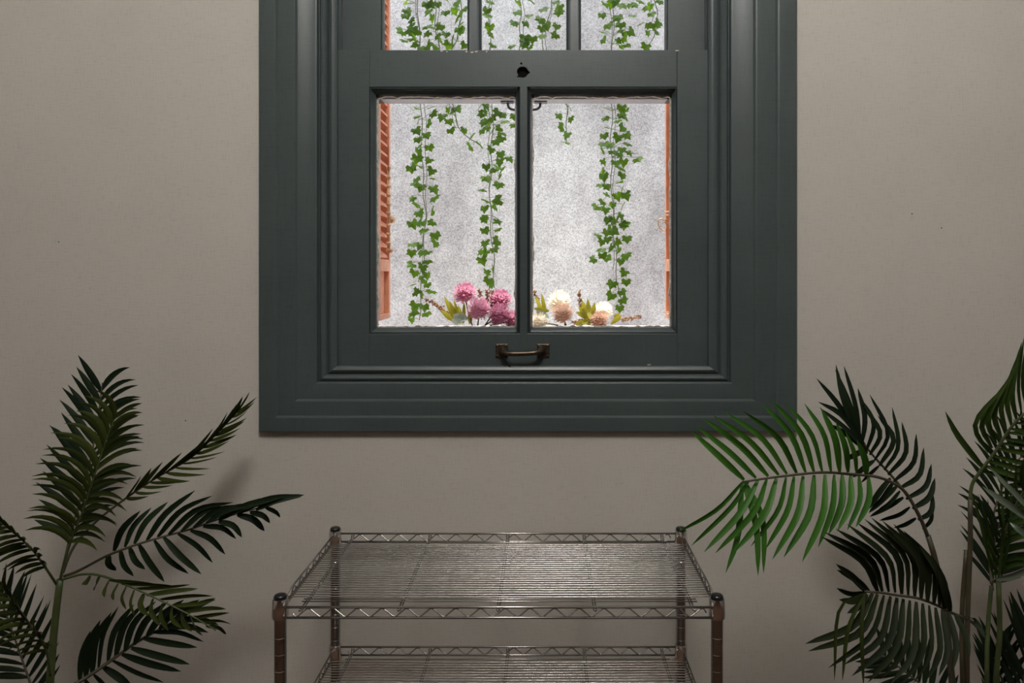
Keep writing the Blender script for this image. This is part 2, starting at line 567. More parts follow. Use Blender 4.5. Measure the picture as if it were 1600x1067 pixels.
# muntin with moulded edges, glazing beads, panes, putty
mx0, mx1 = GLX[1] + .001, GLX[2] - .001
mp = [(mx0, .055), (mx0, .040), (mx0 + .004, .036), (mx0 + .007, .030), (mx0 + .0085, YF), (mx1 - .0085, YF), (mx1 - .007, .030), (mx1 - .004, .036), (mx1, .040), (mx1, .055)]
n = len(mp)
mb = MB().add([(x, y, RB - .001) for x, y in mp] + [(x, y, RT + .001) for x, y in mp],
              [(i, (i + 1) % n, n + (i + 1) % n, n + i) for i in range(n)] + [tuple(range(n - 1, -1, -1)), tuple(range(n, 2 * n))])
autosmooth(mb.build('muntin', M['paint'], ls), 35)
for a, b, kl, kr in ((GLX[0], GLX[1], GLX[0] - ML, .004), (GLX[2], GLX[3], .004, MR - GLX[3])):
    bp = [(0, .054), (0, .041), (.22, .039), (.45, .0335), (.62, .0300), (.68, .0265), (.80, .0250), (.92, .0262), (1, .029), (1, .054)]
    kb, kt = GZ0 - RB, RT - GZ1
    gb = MB()
    for sd in ('bottom', 'left', 'right', 'top'):
        q = mitre(sd, (a, b, GZ0, GZ1), bp, (kl, kr, kb, kt))
        gb.add(q.v, q.f)
    autosmooth(gb.build('glazing_bead', M['paint'], ls), 35)
    MB().box(a - .002, b + .002, .0455, .0485, GZ0 - .002, GZ1 + .002).build('pane', M['glass'], ls)
    pt = MB()
    rr = random.Random(3)
    for (p, q, vert) in (((a, GZ0), (b, GZ0), 0), ((a, GZ1), (b, GZ1), 0), ((a, GZ0), (a, GZ1), 1), ((b, GZ0), (b, GZ1), 1)):
        sgn = 1 if (p == (a, GZ0)) else -1
        nn = 34
        v, f = [], []
        for i in range(nn + 1):
            t = i / nn
            hgt = .0016 + rr.random() ** 3 * .0040
            x, z = p[0] + (q[0] - p[0]) * t, p[1] + (q[1] - p[1]) * t
            for yy in (.0488, .0600):
                v.append((x, yy, z))
                v.append((x + sgn * hgt, yy, z) if vert else (x, yy, z + sgn * hgt))
        for i in range(nn):
            o4 = i * 4
            f += [(o4, o4 + 4, o4 + 5, o4 + 1), (o4 + 1, o4 + 5, o4 + 7, o4 + 3), (o4 + 2, o4 + 3, o4 + 7, o4 + 6)]
        pt.add(v, f)
    pt.build('putty_edge', M['putty'], ls)
# sash lift handle
hd = MB()
for px, rot in ((784, 0), (849, 0)):
    c = P(px, 548, SD)
    hd.box(c.x - .013, c.x + .013, YF - .0028, YF - .0002, c.z - .0145, c.z + .0145, .0012)
    for sx in (-1, 1):
        for sz in (-1, 1):
            s_ = MB().lathe([(.0026, 0), (.0022, .0012), (.0006, .0016)], (0, 0, 0), 8)
            for q in s_.v: q.xyz = (c.x + sx * .009 + q.x, YF - .0028 - q.z, c.z + sz * .0105 + q.y)
            hd.add(s_.v, s_.f, True)
a, b = P(786, 548, SD), P(846, 547, SD)
dx = Vector((1, 0, 0))
grip = [Vector((a.x, YF - .001, a.z + .001)), Vector((a.x + .001, YF - .014, a.z)), Vector((a.x + .006, YF - .024, a.z - .002)), Vector((a.x + .016, YF - .028, a.z - .003)),
        Vector(((a.x + b.x) / 2, YF - .029, a.z - .003)),
        Vector((b.x - .016, YF - .028, b.z - .003)), Vector((b.x - .006, YF - .024, b.z - .001)), Vector((b.x - .001, YF - .014, b.z)), Vector((b.x, YF - .001, b.z + .001))]
hd.tube(catmull(grip, 28), [.0085] * 3 + [.0066] * 3 + [.0052] * 17 + [.0066] * 3 + [.0085] * 3, 10)
hd.build('handle', M['brass'], ls)['label'] = 'aged brass lift handle'
kt = MB().tube(catmull([P(786, 556, 1.603), P(789, 562, 1.600), P(793, 568, 1.598), P(797, 573, 1.597)], 8), .0014, 6)
kt.build('cord_end', M['black'], ls)
# chipped paint spots on the sash
for (px, py, wd) in ((688, 79, 5), (697, 80, 3), (727, 80, 4), (735, 81, 6), (742, 80, 5), (1055, 78.5, 7), (759, 80, 3), (1011, 569, 7)):
    c = P(px, py, SD)
    q = MB().add([(c.x, YF - .0004, c.z), (c.x + wd * .0012, YF - .0004, c.z + .0005), (c.x + wd * .0010, YF - .0004, c.z - .0018), (c.x + .001, YF - .0004, c.z - .0024),
                  (c.x, YF + .001, c.z), (c.x + wd * .0012, YF + .001, c.z + .0005), (c.x + wd * .0010, YF + .001, c.z - .0018), (c.x + .001, YF + .001, c.z - .0024)],
                 [(0, 3, 2, 1), (0, 1, 5, 4), (1, 2, 6, 5), (2, 3, 7, 6), (3, 0, 4, 7)])
    q.build('paint_chip', M['chip'], ls)

# upper sash (outer track)
us = empty('upper_sash', Vector((-0.045, .09, 1.66)) - world_of(win), win)
UF, UB = .070, .115
UX0, UX1 = LX0 + .006, LX1 - .006
UZ0, UZ1 = 1.6724, 2.328
ux = [P(p, 0, 1.675).x for p in (598, 730, 752, 885, 908, 1041)]
MB().box(UX0, ux[0], UF, UB, UZ0, UZ1, .0012).build('stile', M['paint'], us)
MB().box(ux[5], UX1, UF, UB, UZ0, UZ1, .0012).build('stile', M['paint'], us)
MB().box(ux[0], ux[5], UF, UB, UZ0, UZ0 + .045, .0010).build('bottom_rail', M['lit_rail'], us)
MB().box(ux[0], ux[5], UF, UB, UZ1 - .05, UZ1, .0010).build('top_rail', M['paint'], us)
for i in (1, 3):
    x0, x1 = ux[i], ux[i + 1]
    mp = [(x0, UB - .004), (x0, .092), (x0 + .004, .088), (x0 + .006, .080), (x0 + .0085, UF), (x1 - .0085, UF), (x1 - .006, .080), (x1 - .004, .088), (x1, .092), (x1, UB - .004)]
    n = len(mp)
    mb = MB().add([(x, y, UZ0 + .044) for x, y in mp] + [(x, y, UZ1 - .049) for x, y in mp],
                  [(k, (k + 1) % n, n + (k + 1) % n, n + k) for k in range(n)] + [tuple(range(n - 1, -1, -1)), tuple(range(n, 2 * n))])
    autosmooth(mb.build('muntin', M['paint'], us), 35)
for i in (0, 2, 4):
    MB().box(ux[i] - .002, ux[i + 1] + .002, .094, .097, UZ0 + .043, UZ1 - .048).build('pane', M['glass'], us)
for x, s in ((ux[0], 1), (ux[5], -1)):                 # slim glazing moulding on the stiles
    MB().box(min(x, x + s * .004), max(x, x + s * .004), .078, .0935, UZ0 + .045, UZ1 - .05, .001).build('glazing_bead', M['paint'], us)
for px, s in ((793, 1), (845, -1)):                    # finger pulls under the meeting rail
    c = P(px, 0, 1.69)
    m2 = MB().box(c.x - .014, c.x + .014, .085, .105, UZ0 - .003, UZ0 - .0002, .001)
    m2.tube(catmull([(c.x + s * .001, .096, UZ0 - .002), (c.x + s * .002, .096, UZ0 - .010), (c.x + s * .008, .096, UZ0 - .016), (c.x + s * .02, .096, UZ0 - .0175)], 10), .0028, 7)
    m2.build('finger_pull', M['pull'], us)

# outside sill
SILLZ = 1.168
sl = MB().box(HX0 - .05, HX1 + .05, .118, .315, SILLZ - .055, SILLZ, .004).build('trim_sill', M['stone'])
tag(sl, 'pale stone ledge outside below the window panes', kind='structure')


# ------------------------------------------------------------------ shutters
def shutter(label, x_in, s, d0, d1, louvred):
    """s = +1: thickness grows to +x (right shutter), -1 to -x"""
    th = .028
    y0, y1 = CAMY + d0, CAMY + d1
    z0, z1 = 1.188, 2.34
    r = empty('window_shutter', (x_in, y0, z0))
    tag(r, label, 'shutter', 'folded-back shutters outside the window')
    def bx(ya, yb, za, zb, inset=0.0, t=th, bev=.001):
        xa, xb = x_in + s * inset, x_in + s * t
        return MB().box(min(xa, xb), max(xa, xb), ya, yb, za, zb, bev)
    sw = .022
    bx(y0, y0 + sw, z0, z1).build('stile', M['shutter'], r)
    bx(y1 - sw * .7, y1, z0, z1).build('stile', M['shutter'], r)
    zm0, zm1 = EYE - (424 - VY) * 1.81 / FPX, EYE - (409 - VY) * 1.81 / FPX
    ya, yb = y0 + sw, y1 - sw * .7
    bx(ya, yb, z0, z0 + .012).build('bottom_rail', M['shutter'], r)
    bx(ya, yb, zm0, zm1 + .006).build('middle_rail', M['shutter'], r)
    bx(ya, yb, z1 - .05, z1).build('top_rail', M['shutter'], r)
    bx(ya, yb, z0 + .011, zm0 + .001, .012, .02, 0).build('panel', M['shutter'], r)
    if louvred:
        base = MB()
        # a slat: sloping board running front to back, proud at its lower edge
        xo, xi = x_in + s * .004, x_in + s * .026
        base.add([(xo, ya, 0), (xo, yb, 0), (xi, yb, .020), (xi, ya, .020), (xo, ya, .005), (xo, yb, .005), (xi, yb, .025), (xi, ya, .025)],
                 [(0, 1, 2, 3), (4, 7, 6, 5), (0, 4, 5, 1), (2, 6, 7, 3), (0, 3, 7, 4), (1, 5, 6, 2)])
        me = base.mesh('slat', M['shutter'], Vector((x_in, y0, 0)))
        z = zm1 + .010
        while z < z1 - .08:
            inst('slat', me, r, (x_in, y0, z))
            z += .0245
    else:
        bx(ya, ya + .055, zm0, z1 - .051, .005, .022).build('fold_board', M['shutter'], r)
        bx(ya + .058, yb, zm0, z1 - .051, .009, .022).build('fold_board', M['shutter'], r)
    return r


SLX, SRX = P(610, 0, 1.885).x, P(1039, 0, 1.885).x
shl = shutter('orange louvred shutter folded back at the left window edge', SLX, -1, 1.752, 1.885, True)
# espagnolette bar of the left shutter: rod with clips and a knob
rb = MB()
bx_, by_ = SLX + .006, CAMY + 1.835
rb.tube([(bx_, by_, EYE - (391 - VY) * 1.83 / FPX), (bx_, by_, EYE - (262 - VY) * 1.83 / FPX)], .0035, 8)
for py in (262, 277, 291, 305, 319, 333, 352, 366, 380, 391):
    z = EYE - (py - VY) * 1.83 / FPX
    rb.lathe([(.0045, z - .004), (.0058, z - .002), (.0058, z + .002), (.0045, z + .004)], (bx_, by_, 0), 8)
rb.ball((bx_ + .006, by_ + .01, EYE - (343 - VY) * 1.84 / FPX), .009)
rb.ball((bx_ + .004, by_, EYE - (391 - VY) * 1.83 / FPX), .007)
rb.build('bolt_bar', M['latch'], shl)
shr = shutter('orange boarded shutter folded back at the right window edge', SRX, 1, 1.752, 1.885, False)
rg = MB()
c = P(1035, 351, 1.86)
ring = [c + Vector((math.cos(t) * .010, 0, math.sin(t) * .0145)) for t in [2 * math.pi * k / 20 for k in range(21)]]
for q in ring: q.x += (q.z - c.z) * -.25
rg.tube(ring, .0016, 6)
rg.tube([P(1038, 347, 1.86), P(1043, 347, 1.86)], .003, 6)
rg.ball(P(1041, 344, 1.86), .004); rg.ball(P(1042, 349, 1.86), .004)
rg.build('ring_pull', M['latch'], shr)
hg = MB()
for py in (331, 336):
    hg.tube([P(1038, py, 1.87), P(1046, py, 1.83)], .0022, 6)
hg.tube([P(1038, 488, 1.87), P(1047, 488, 1.80)], .0022, 6)
hg.build('hinge', M['latch'], shr)

# ------------------------------------------------------------------ ivy
VD = 2.72


def ivy_leaf_mesh(seed):
    rr = random.Random(seed)
    out = [(0, .10), (.30, .34), (.56, .14), (.40, -.08), (.50, -.26), (.24, -.30), (.02, -.66), (-.22, -.30), (-.52, -.24), (-.40, -.06), (-.56, .16), (-.28, .34)]
    v = [(0, -.03, -.05)]
    for x, z in out:
        k = 1 + rr.uniform(-.14, .14)
        v.append((x * k, .16 * abs(x) + .14 * (z * z) + rr.uniform(-.03, .03), z * k))
    n = len(out)
    f = [(0, 1 + i, 1 + (i + 1) % n) for i in range(n)]
    m = MB().add(v, f)
    m.add([(-.02, 0, .08), (.02, 0, .08), (.03, .10, .55), (.0, .12, .55)], [(0, 1, 2, 3)])
    return m.mesh('leaf', M['ivy'])


IVY = [ivy_leaf_mesh(i) for i in range(5)]


def conv(ox, oy, s, pts): return [(ox + x / s, oy + y / s) for x, y in pts]


A3 = lambda pts: conv(570, 140, 4.85, pts)
A4 = lambda pts: conv(570, 340, 4.104, pts)
A5 = lambda pts: conv(820, 140, 4.85, pts)
A6 = lambda pts: conv(820, 340, 4.104, pts)
A1 = lambda pts: conv(560, 0, 5.335, pts)
A2 = lambda pts: conv(800, 0, 5.0, pts)
vA = A1([(400, 10), (430, 25), (405, 85), (395, 125), (440, 165), (440, 205), (360, 258), (420, 250), (450, 280), (490, 255), (380, 335), (440, 325), (480, 365), (465, 310), (515, 400)]) + \
    A3([(383, 135), (392, 205), (405, 240), (390, 305), (402, 375), (408, 430), (402, 465), (395, 515), (370, 560), (350, 595), (412, 578), (390, 680), (385, 715), (425, 730), (363, 820), (395, 870),
        (410, 930), (510, 130), (515, 180), (480, 255), (467, 340), (490, 435), (487, 530), (510, 610), (512, 670), (525, 748), (525, 820), (513, 920), (510, 1003)]) + \
    A4([(305, 35), (345, 30), (375, 80), (375, 30), (452, 110), (455, 158), (305, 170), (350, 178), (300, 220), (365, 220), (400, 222), (300, 297), (400, 280), (370, 315), (320, 348), (400, 365),
        (378, 400), (302, 430), (400, 430), (325, 475), (425, 470), (362, 495), (322, 558), (378, 570), (310, 605), (395, 615), (300, 650)])
vB = A1([(570, 30), (600, 35), (660, 30), (580, 90), (620, 140), (570, 220), (610, 225), (680, 215), (578, 275), (660, 300), (580, 355), (570, 390), (640, 385)]) + \
    A3([(635, 150), (660, 165), (697, 140), (693, 215), (638, 235), (650, 305), (585, 200), (755, 305), (810, 350), (803, 430), (875, 415)])
vB2 = A1([(725, 100), (820, 20), (805, 80), (880, 75), (820, 155), (850, 200), (835, 240), (860, 260), (825, 295), (780, 325), (755, 370), (885, 370), (740, 0), (730, 280), (690, 335), (850, 110)])
vC = A1([(1100, 15), (1070, 80), (1075, 125), (1095, 220), (1105, 285), (1120, 375)]) + \
    A3([(875, 125), (920, 120), (885, 180), (920, 170), (900, 245), (935, 235), (890, 305), (930, 290), (965, 215), (1010, 170), (1045, 190), (1060, 240), (1020, 290), (965, 310), (1045, 330), (1035, 365),
        (995, 390), (960, 450), (1030, 485), (1020, 540), (1095, 520), (920, 580), (975, 605), (1010, 585), (1040, 600), (1020, 650), (920, 668), (1015, 715), (898, 760), (920, 840), (1015, 835), (990, 885),
        (905, 895), (905, 965), (1005, 1000), (1130, 195), (1137, 265)]) + \
    A4([(765, 5), (852, 20), (768, 80), (852, 75), (770, 158), (850, 148), (830, 200), (745, 215), (780, 220), (750, 268), (825, 325), (780, 348), (795, 400), (810, 430)])
vG = A1([(1325, 20), (1325, 100), (1300, 190), (1275, 385), (1385, 310), (1385, 350)]) + A2([(150, 5), (20, 175), (135, 120), (110, 180), (97, 290), (160, 300), (100, 340), (140, 365)])
vD = A2([(245, 70), (225, 150), (235, 220), (270, 190), (350, 200), (370, 50), (365, 90), (345, 15), (237, 280), (340, 270)]) + \
    A5([(340, 135), (260, 195), (345, 220), (282, 283), (320, 335), (308, 400)])
vE = A2([(730, 30), (775, 30), (800, 10), (860, 40), (920, 35), (955, 35), (705, 115), (940, 120), (825, 135), (750, 195), (715, 250), (710, 310), (850, 190), (855, 235), (925, 245), (880, 260), (830, 310),
         (870, 295), (840, 355), (895, 350)]) + \
    A5([(630, 145), (612, 215), (620, 285), (600, 345), (590, 410), (640, 410), (595, 460), (670, 470), (595, 540), (600, 620), (595, 655), (575, 720), (620, 730), (620, 790), (590, 850), (545, 885), (615, 905),
        (670, 870), (625, 980), (670, 985), (650, 1050), (735, 135), (765, 155), (735, 190), (770, 215), (705, 235), (745, 285), (708, 355), (775, 340), (780, 410), (790, 475), (735, 450), (720, 490), (690, 550),
        (745, 545), (730, 595), (740, 645), (715, 700), (735, 755), (700, 800), (765, 795), (740, 880), (735, 955), (755, 1020), (715, 960), (855, 525), (820, 480)]) + \
    A6([(530, 10), (570, 15), (630, 40), (655, 40), (568, 85), (525, 90), (530, 135), (495, 150), (470, 110), (590, 155), (655, 130), (555, 185), (600, 200), (490, 205), (500, 240), (440, 265), (530, 258),
        (648, 240), (615, 278), (640, 348), (560, 420), (650, 408), (622, 475), (555, 495), (628, 527), (608, 577)])
vH = A2([(1005, 10), (1050, 60), (1085, 45), (1090, 105), (1005, 185), (1060, 195), (1105, 195), (1150, 180), (1130, 245), (1065, 255), (1050, 360), (1155, 10)])

vines = [
    ('long ivy vine hanging nearest the orange louvred shutter', [(652, -40), (655, 60), (658, 170), (660, 260), (664, 330), (662, 400), (657, 470), (655, 500)], vA, 2.70),
    ('ivy vine in the left upper pane, ending in a diagonal shoot', [(680, -40), (683, 60), (706, 160), (716, 195), (730, 215), (752, 226)], vB, 2.74),
    ('short ivy vine just left of the upper left glazing bar', [(722, -40), (720, 30), (714, 60), (706, 75), (702, 92)], vB2, 2.66),
    ('long ivy vine hanging above the pink flowers', [(764, -40), (766, 80), (770, 165), (768, 240), (766, 330), (771, 400), (773, 450)], vC, 2.71),
    ('thin ivy vine left of centre in the middle upper pane', [(814, -40), (813, 40), (812, 85), (813, 100)], vG, 2.75),
    ('ivy vine above the cream flowers, ending just below the meeting rail', [(866, -40), (856, 30), (846, 70), (868, 130), (884, 165), (886, 200), (883, 222)], vD, 2.72),
    ('dense ivy vine hanging in the right-hand pane', [(960, -40), (957, 80), (956, 165), (955, 260), (958, 340), (962, 400), (966, 450), (971, 480)], vE, 2.70),
    ('short ivy vine in the upper right pane beside the orange shutter', [(1022, -40), (1026, 20), (1024, 48), (1013, 72)], vH, 2.73),
]
WALLTOP = 3.3
for vi, (lab, path, leaves, d) in enumerate(vines):
    rr = random.Random(50 + vi)
    top = P(path[0][0], path[0][1], d)
    root = empty('ivy_vine', (top.x, GY + .05, WALLTOP))
    tag(root, lab, 'ivy vine', 'ivy vines hanging over the concrete wall')
    pts = [Vector((top.x, GY + .06, WALLTOP + .004)), Vector((top.x, GY - .04, WALLTOP + .012)), Vector((top.x, CAMY + d + .02, WALLTOP - .16)), Vector((top.x, CAMY + d, WALLTOP - .45))] + [P(x, y, d) for x, y in path]
    wig = catmull(pts, 70)
    for i, q in enumerate(wig):
        q.x += math.sin(i * 1.3 + vi) * .004
        q.y += math.cos(i * 1.7 + vi) * .004
    MB().tube(wig, .0017, 5).build('stem', M['ivy_stem'], root)
    st2 = [q + Vector((.013 * math.sin(i * .17 + vi), .012, 0)) for i, q in enumerate(wig[4:-4])]
    MB().tube(st2, .0011, 4).build('stem', M['ivy_stem'], root)
    allv = list(leaves)
    # leaves out of sight behind the rails and above the frame, sparse
    ymax = max(p[1] for p in path)
    for k in range(5):
        if ymax > 120: allv.append((path[1][0] + rr.uniform(-14, 14), 86 + k * 14))
    for k in range(10): allv.append((path[0][0] + rr.uniform(-16, 16), -12 - k * 16))
    pet = MB()
    for (x, y) in allv:
        dd = d + rr.uniform(-.04, .03)
        p = P(x, y, dd)
        sc = rr.uniform(.030, .041)
        rx, ry, rz = rr.gauss(-.45, .45), rr.gauss(0, .5), rr.gauss(0, .6)
        inst('leaf', IVY[rr.randrange(5)], root, p, (rx, ry, rz), sc)
        near = min(wig, key=lambda q: (q - p).length)
        if (near - p).length < .09:
            pet.tube([p + Vector((0, .002, .006)), (p + near) / 2 + Vector((0, 0, .006)), near], .0008, 3, False)
    pet.build('leaf_stalks', M['ivy_stem'], root)['kind'] = 'stuff'


# ------------------------------------------------------------------ flowers on the ledge
def pompon(c, r, petals, rr, mb, core=True):
    c = Vector(c)
    if core: mb.ball(c, r * .62, 10, 7)
    ga = math.pi * (3 - 5 ** .5)
    for i in range(petals):
        z = 1 - 2 * (i + .5) / petals
        if z < -.75: continue
        q = math.sqrt(1 - z * z)
        d = Vector((q * math.cos(ga * i), q * math.sin(ga * i), z))
        d = (d + Vector((rr.uniform(-.12, .12), rr.uniform(-.12, .12), rr.uniform(-.12, .12)))).normalized()
        a = d.cross(Vector((0.3, .2, 1))).normalized()
        b = d.cross(a)
        L = r * rr.uniform(.88, 1.08)
        w_ = r * .095
        p0, p1, p2 = c + d * r * .45, c + d * L * .85 + b * r * .04, c + d * L - b * r * .05
        mb.add([p0 - a * w_ * .5, p0 + a * w_ * .5, p1 + a * w_, p1 - a * w_, p2 + a * w_ * .6, p2 - a * w_ * .6],
               [(0, 1, 2, 3), (3, 2, 4, 5)])


def blade(p, q, w_, mb, bend=.1):
    p, q = Vector(p), Vector(q)
    t = q - p
    a = t.cross(Vector((0, 1, 0))).normalized()
    nrm = a.cross(t).normalized()
    v, f = [], []
    for i in range(6):
        s = i / 5
        c = p + t * s + nrm * t.length * bend * math.sin(s * math.pi) 
        wd = w_ * math.sin(math.pi * (s * .86 + .12))
        v += [c - a * wd, c + nrm * wd * .3, c + a * wd]
    for i in range(5):
        o = i * 3
        f += [(o, o + 1, o + 4, o + 3), (o + 1, o + 2, o + 5, o + 4)]
    mb.add(v, f, True)


def spray(path, rr, mb, stem):
    c = catmull(path, 24)
    stem.tube(c, .0009, 4)
    for i, q in enumerate(c):
        if i < 5: continue
        for k in range(3):
            mb.ball(q + Vector((rr.uniform(-1, 1), rr.uniform(-1, 1), rr.uniform(-1, 1))) * .0045, rr.uniform(.0016, .0028), 5, 3)


FD = 1.84


def bunch(label, base_px, heads, sprays, leaves, pale):
    rr = random.Random(len(label))
    base = P(base_px, 0, FD); base.z = SILLZ + .004
    root = empty('flower_bunch', (base.x, base.y, SILLZ))
    tag(root, label, 'flowers', 'artificial flower bunches on the outside ledge')
    for (px, py, r, m, dd) in heads:
        c = P(px, py, FD + dd)
        st = MB().tube(catmull([Vector((base.x + (c.x - base.x) * .35, base.y, base.z)), Vector((base.x + (c.x - base.x) * .7, base.y, (base.z + c.z) / 2)), c], 8), .0018, 6)
        st.build('stem', M['fstem'], root)
        hb = MB(); pompon(c, r * FD / FPX, 260, rr, hb)
        hb.build('flower_head', M[m], root)
    for path in sprays:
        b_, s_ = MB(), MB()
        spray([P(x, y, FD + .02) for x, y in path], rr, b_, s_)
        o = b_.build('berry_spray', M['berry'], root)
        s_.build('stem', M['fstem'], o)
    for (x0, y0, x1, y1, wd) in leaves:
        q = MB(); blade(P(x0, y0, FD + rr.uniform(-.02, .02)), P(x1, y1, FD + rr.uniform(-.03, .01)), wd * FD / FPX, q); q.build('leaf', M['fleaf'], root)
    for (x0, y0, x1, y1, wd) in pale:
        q = MB(); blade(P(x0, y0, FD - .02), P(x1, y1, FD - .03), wd * FD / FPX, q, .3); q.build('leaf', M['paleleaf'], root)
    return root


bunch('bunch of deep pink pompon flowers on the ledge behind the left pane', 745,
      [(726, 459, 20, 'pink', .02), (748, 484, 20, 'pink', -.02), (782, 469, 19, 'pink', .02), (780, 493, 19, 'pink', -.02), (803, 500, 17, 'pink', .0)],
      [[(715, 503), (700, 490), (684, 476), (666, 469)], [(705, 498), (694, 486), (676, 474)], [(756, 500), (760, 475), (762, 452)], [(752, 500), (752, 470), (748, 452)], [(770, 500), (768, 475), (768, 455)]],
      [(712, 503, 694, 463, 4), (716, 504, 702, 470, 4), (718, 504, 709, 468, 3), (722, 505, 716, 476, 3), (708, 502, 688, 484, 4), (735, 506, 733, 488, 4), (724, 505, 725, 472, 3)],
      [(708, 494, 731, 498, 7), (706, 500, 722, 506, 6)])
bunch('bunch of cream and peach pompon flowers on the ledge behind the right pane', 888,
      [(874, 472, 20, 'cream', .02), (879, 491, 18, 'peach', -.02), (942, 487, 17, 'cream', .03), (936, 500, 16, 'peach', -.01), (843, 502, 15, 'cream', -.01)],
      [[(850, 494), (842, 474), (834, 454)], [(914, 500), (908, 478), (904, 455)], [(965, 500), (980, 498), (999, 495)], [(890, 505), (905, 502), (918, 499)]],
      [(852, 490, 846, 458, 3), (850, 494, 836, 462, 3), (858, 486, 834, 482, 4), (922, 498, 918, 466, 4), (926, 497, 929, 472, 4), (918, 499, 904, 478, 4), (924, 500, 900, 487, 4), (916, 492, 910, 470, 4),
       (960, 498, 968, 489, 4), (955, 506, 972, 492, 4), (910, 506, 922, 497, 4), (900, 508, 914, 500, 4), (922, 508, 912, 494, 4)],
      [(838, 486, 858, 497, 5)])


# ------------------------------------------------------------------ wire rack
PXL, PXR, PYF, PYB = -.4188, .2747, CAMY + 1.22, CAMY + 1.541
rack = empty('wire_rack', ((PXL + PXR) / 2, (PYF + PYB) / 2, 0))
tag(rack, 'chrome wire shelving rack standing below the window', 'shelf rack')
ZT = EYE - .528
PR = .0095
prof = [(PR, .015)]
z = .04
while z < ZT - .03:
    prof += [(PR, z - .0007), (PR - .0005, z), (PR, z + .0007)]
    z += .0262
prof += [(PR, ZT + .008)]
post_me = sharpen(MB().lathe(prof, (0, 0, 0), 20).mesh('post', M['post']), 22)
cap_me = MB().lathe([(.0102, -.002), (.0102, .003), (.0092, .0055), (.0065, .0066), (.002, .0068)], (0, 0, 0), 20).mesh('cap', M['black'])
foot_me = MB().lathe([(.010, 0), (.012, .002), (.012, .008), (.006, .012), (.006, .018)], (0, 0, 0), 16).mesh('foot', M['black'])
for x in (PXL, PXR):
    for y in (PYF, PYB):
        p = inst('post', post_me, rack, (x, y, 0))
        inst('cap', cap_me, p, (x, y, ZT + .010))
        inst('foot', foot_me, p, (x, y, 0))
collar_me = sharpen(MB().lathe([(PR + .0002, -.0215), (.0125, -.0205), (.0130, -.019), (.0122, .008), (.0118, .010), (PR + .0002, .0105)], (0, 0, 0), 20).mesh('corner_collar', M['collar']), 35)


def xtube(x0, x1, y, z, r, seg=6): return MB().tube([(x0, y, z), (x1, y, z)], r, seg)


for zt in (ZT, ZT - .229):
    zb = zt - .0165
    yf, yb = PYF - .010, PYB + .010
    fr = MB()
    for z in (zt, zb):
        for y in (yf, yb): fr.tube([(PXL + .009, y, z), (PXR - .009, y, z)], .0020, 10)
        for x in (PXL - .004, PXR + .004): fr.tube([(x, PYF + .009, z), (x, PYB - .009, z)], .0017, 8)
    sh = fr.build('shelf', M['chrome'], rack)
    # zig-zag truss wires
    for y in (yf, yb):
        pts, x, up = [], PXL + .028, 0
        pts.append((x - .005, y, zb + .008))
        while x < PXR - .025:
            pts.append((x - .0022, y, (zt - .0022) if up else (zb + .0022))); pts.append((x + .0022, y, (zt - .0022) if up else (zb + .0022)))
            x += .0194; up = 1 - up
        pts.append((x - .013, y, zb + .008))
        MB().tube(pts, .0012, 6).build('truss_wire', M['chrome'], sh)
    for x in (PXL - .004, PXR + .004):
        pts, y, up = [], PYF + .02, 0
        while y < PYB - .015:
            pts.append((x, y - .002, (zt - .0022) if up else (zb + .0022))); pts.append((x, y + .002, (zt - .0022) if up else (zb + .0022)))
            y += .0194; up = 1 - up
        MB().tube(pts, .0012, 6).build('truss_wire', M['chrome'], sh)
    for x in (PXL, PXR):
        for y in (PYF, PYB): inst('corner_collar', collar_me, sh, (x, y, zt))
    # mat wires
    zm = zt - .0050
    xm = (PXL + PXR) / 2
    hl = (PXR - PXL) / 2 + .003
    pts = [(-hl, 0, -.004), (-hl + .006, 0, -.0005), (-hl + .02, 0, 0)] + [(-hl + .02 + (2 * hl - .04) * k / 8, 0, -.0010 * math.sin(math.pi * k / 8)) for k in range(1, 8)] + [(hl - .02, 0, 0), (hl - .006, 0, -.0005), (hl, 0, -.004)]
    wire_me = MB().tube(pts, .00105, 8).mesh('wire', M['chrome'])
    short_me = MB().tube([(-hl + .030, 0, 0), (hl - .030, 0, 0)], .00105, 8).mesh('wire', M['chrome'])
    n = 29
    for i in range(n):
        y = CAMY + 1.243 + (1.512 - 1.243) * i / (n - 1)
        inst('wire', short_me if i in (0, 1, n - 1) else wire_me, sh, (xm, y, zm))
    # cross bars under the mat, hooked over the rails
    for px in (469, 623, 778, 930, 1085):
        x = (px - VX) * 1.212 / FPX
        cb = MB()
        for dx_ in (-.0020, .0020):
            cb.tube([(x + dx_, yf + .0032, zt - .006), (x + dx_, yf + .010, zm - .0024), (x + dx_, yb - .010, zm - .0024), (x + dx_, yb - .0032, zt - .002)], .0014, 6)
        cb.ball((x, yf - .0012, zt - .0042), .0024)
        cb.build('cross_bar', M['chrome'], sh)


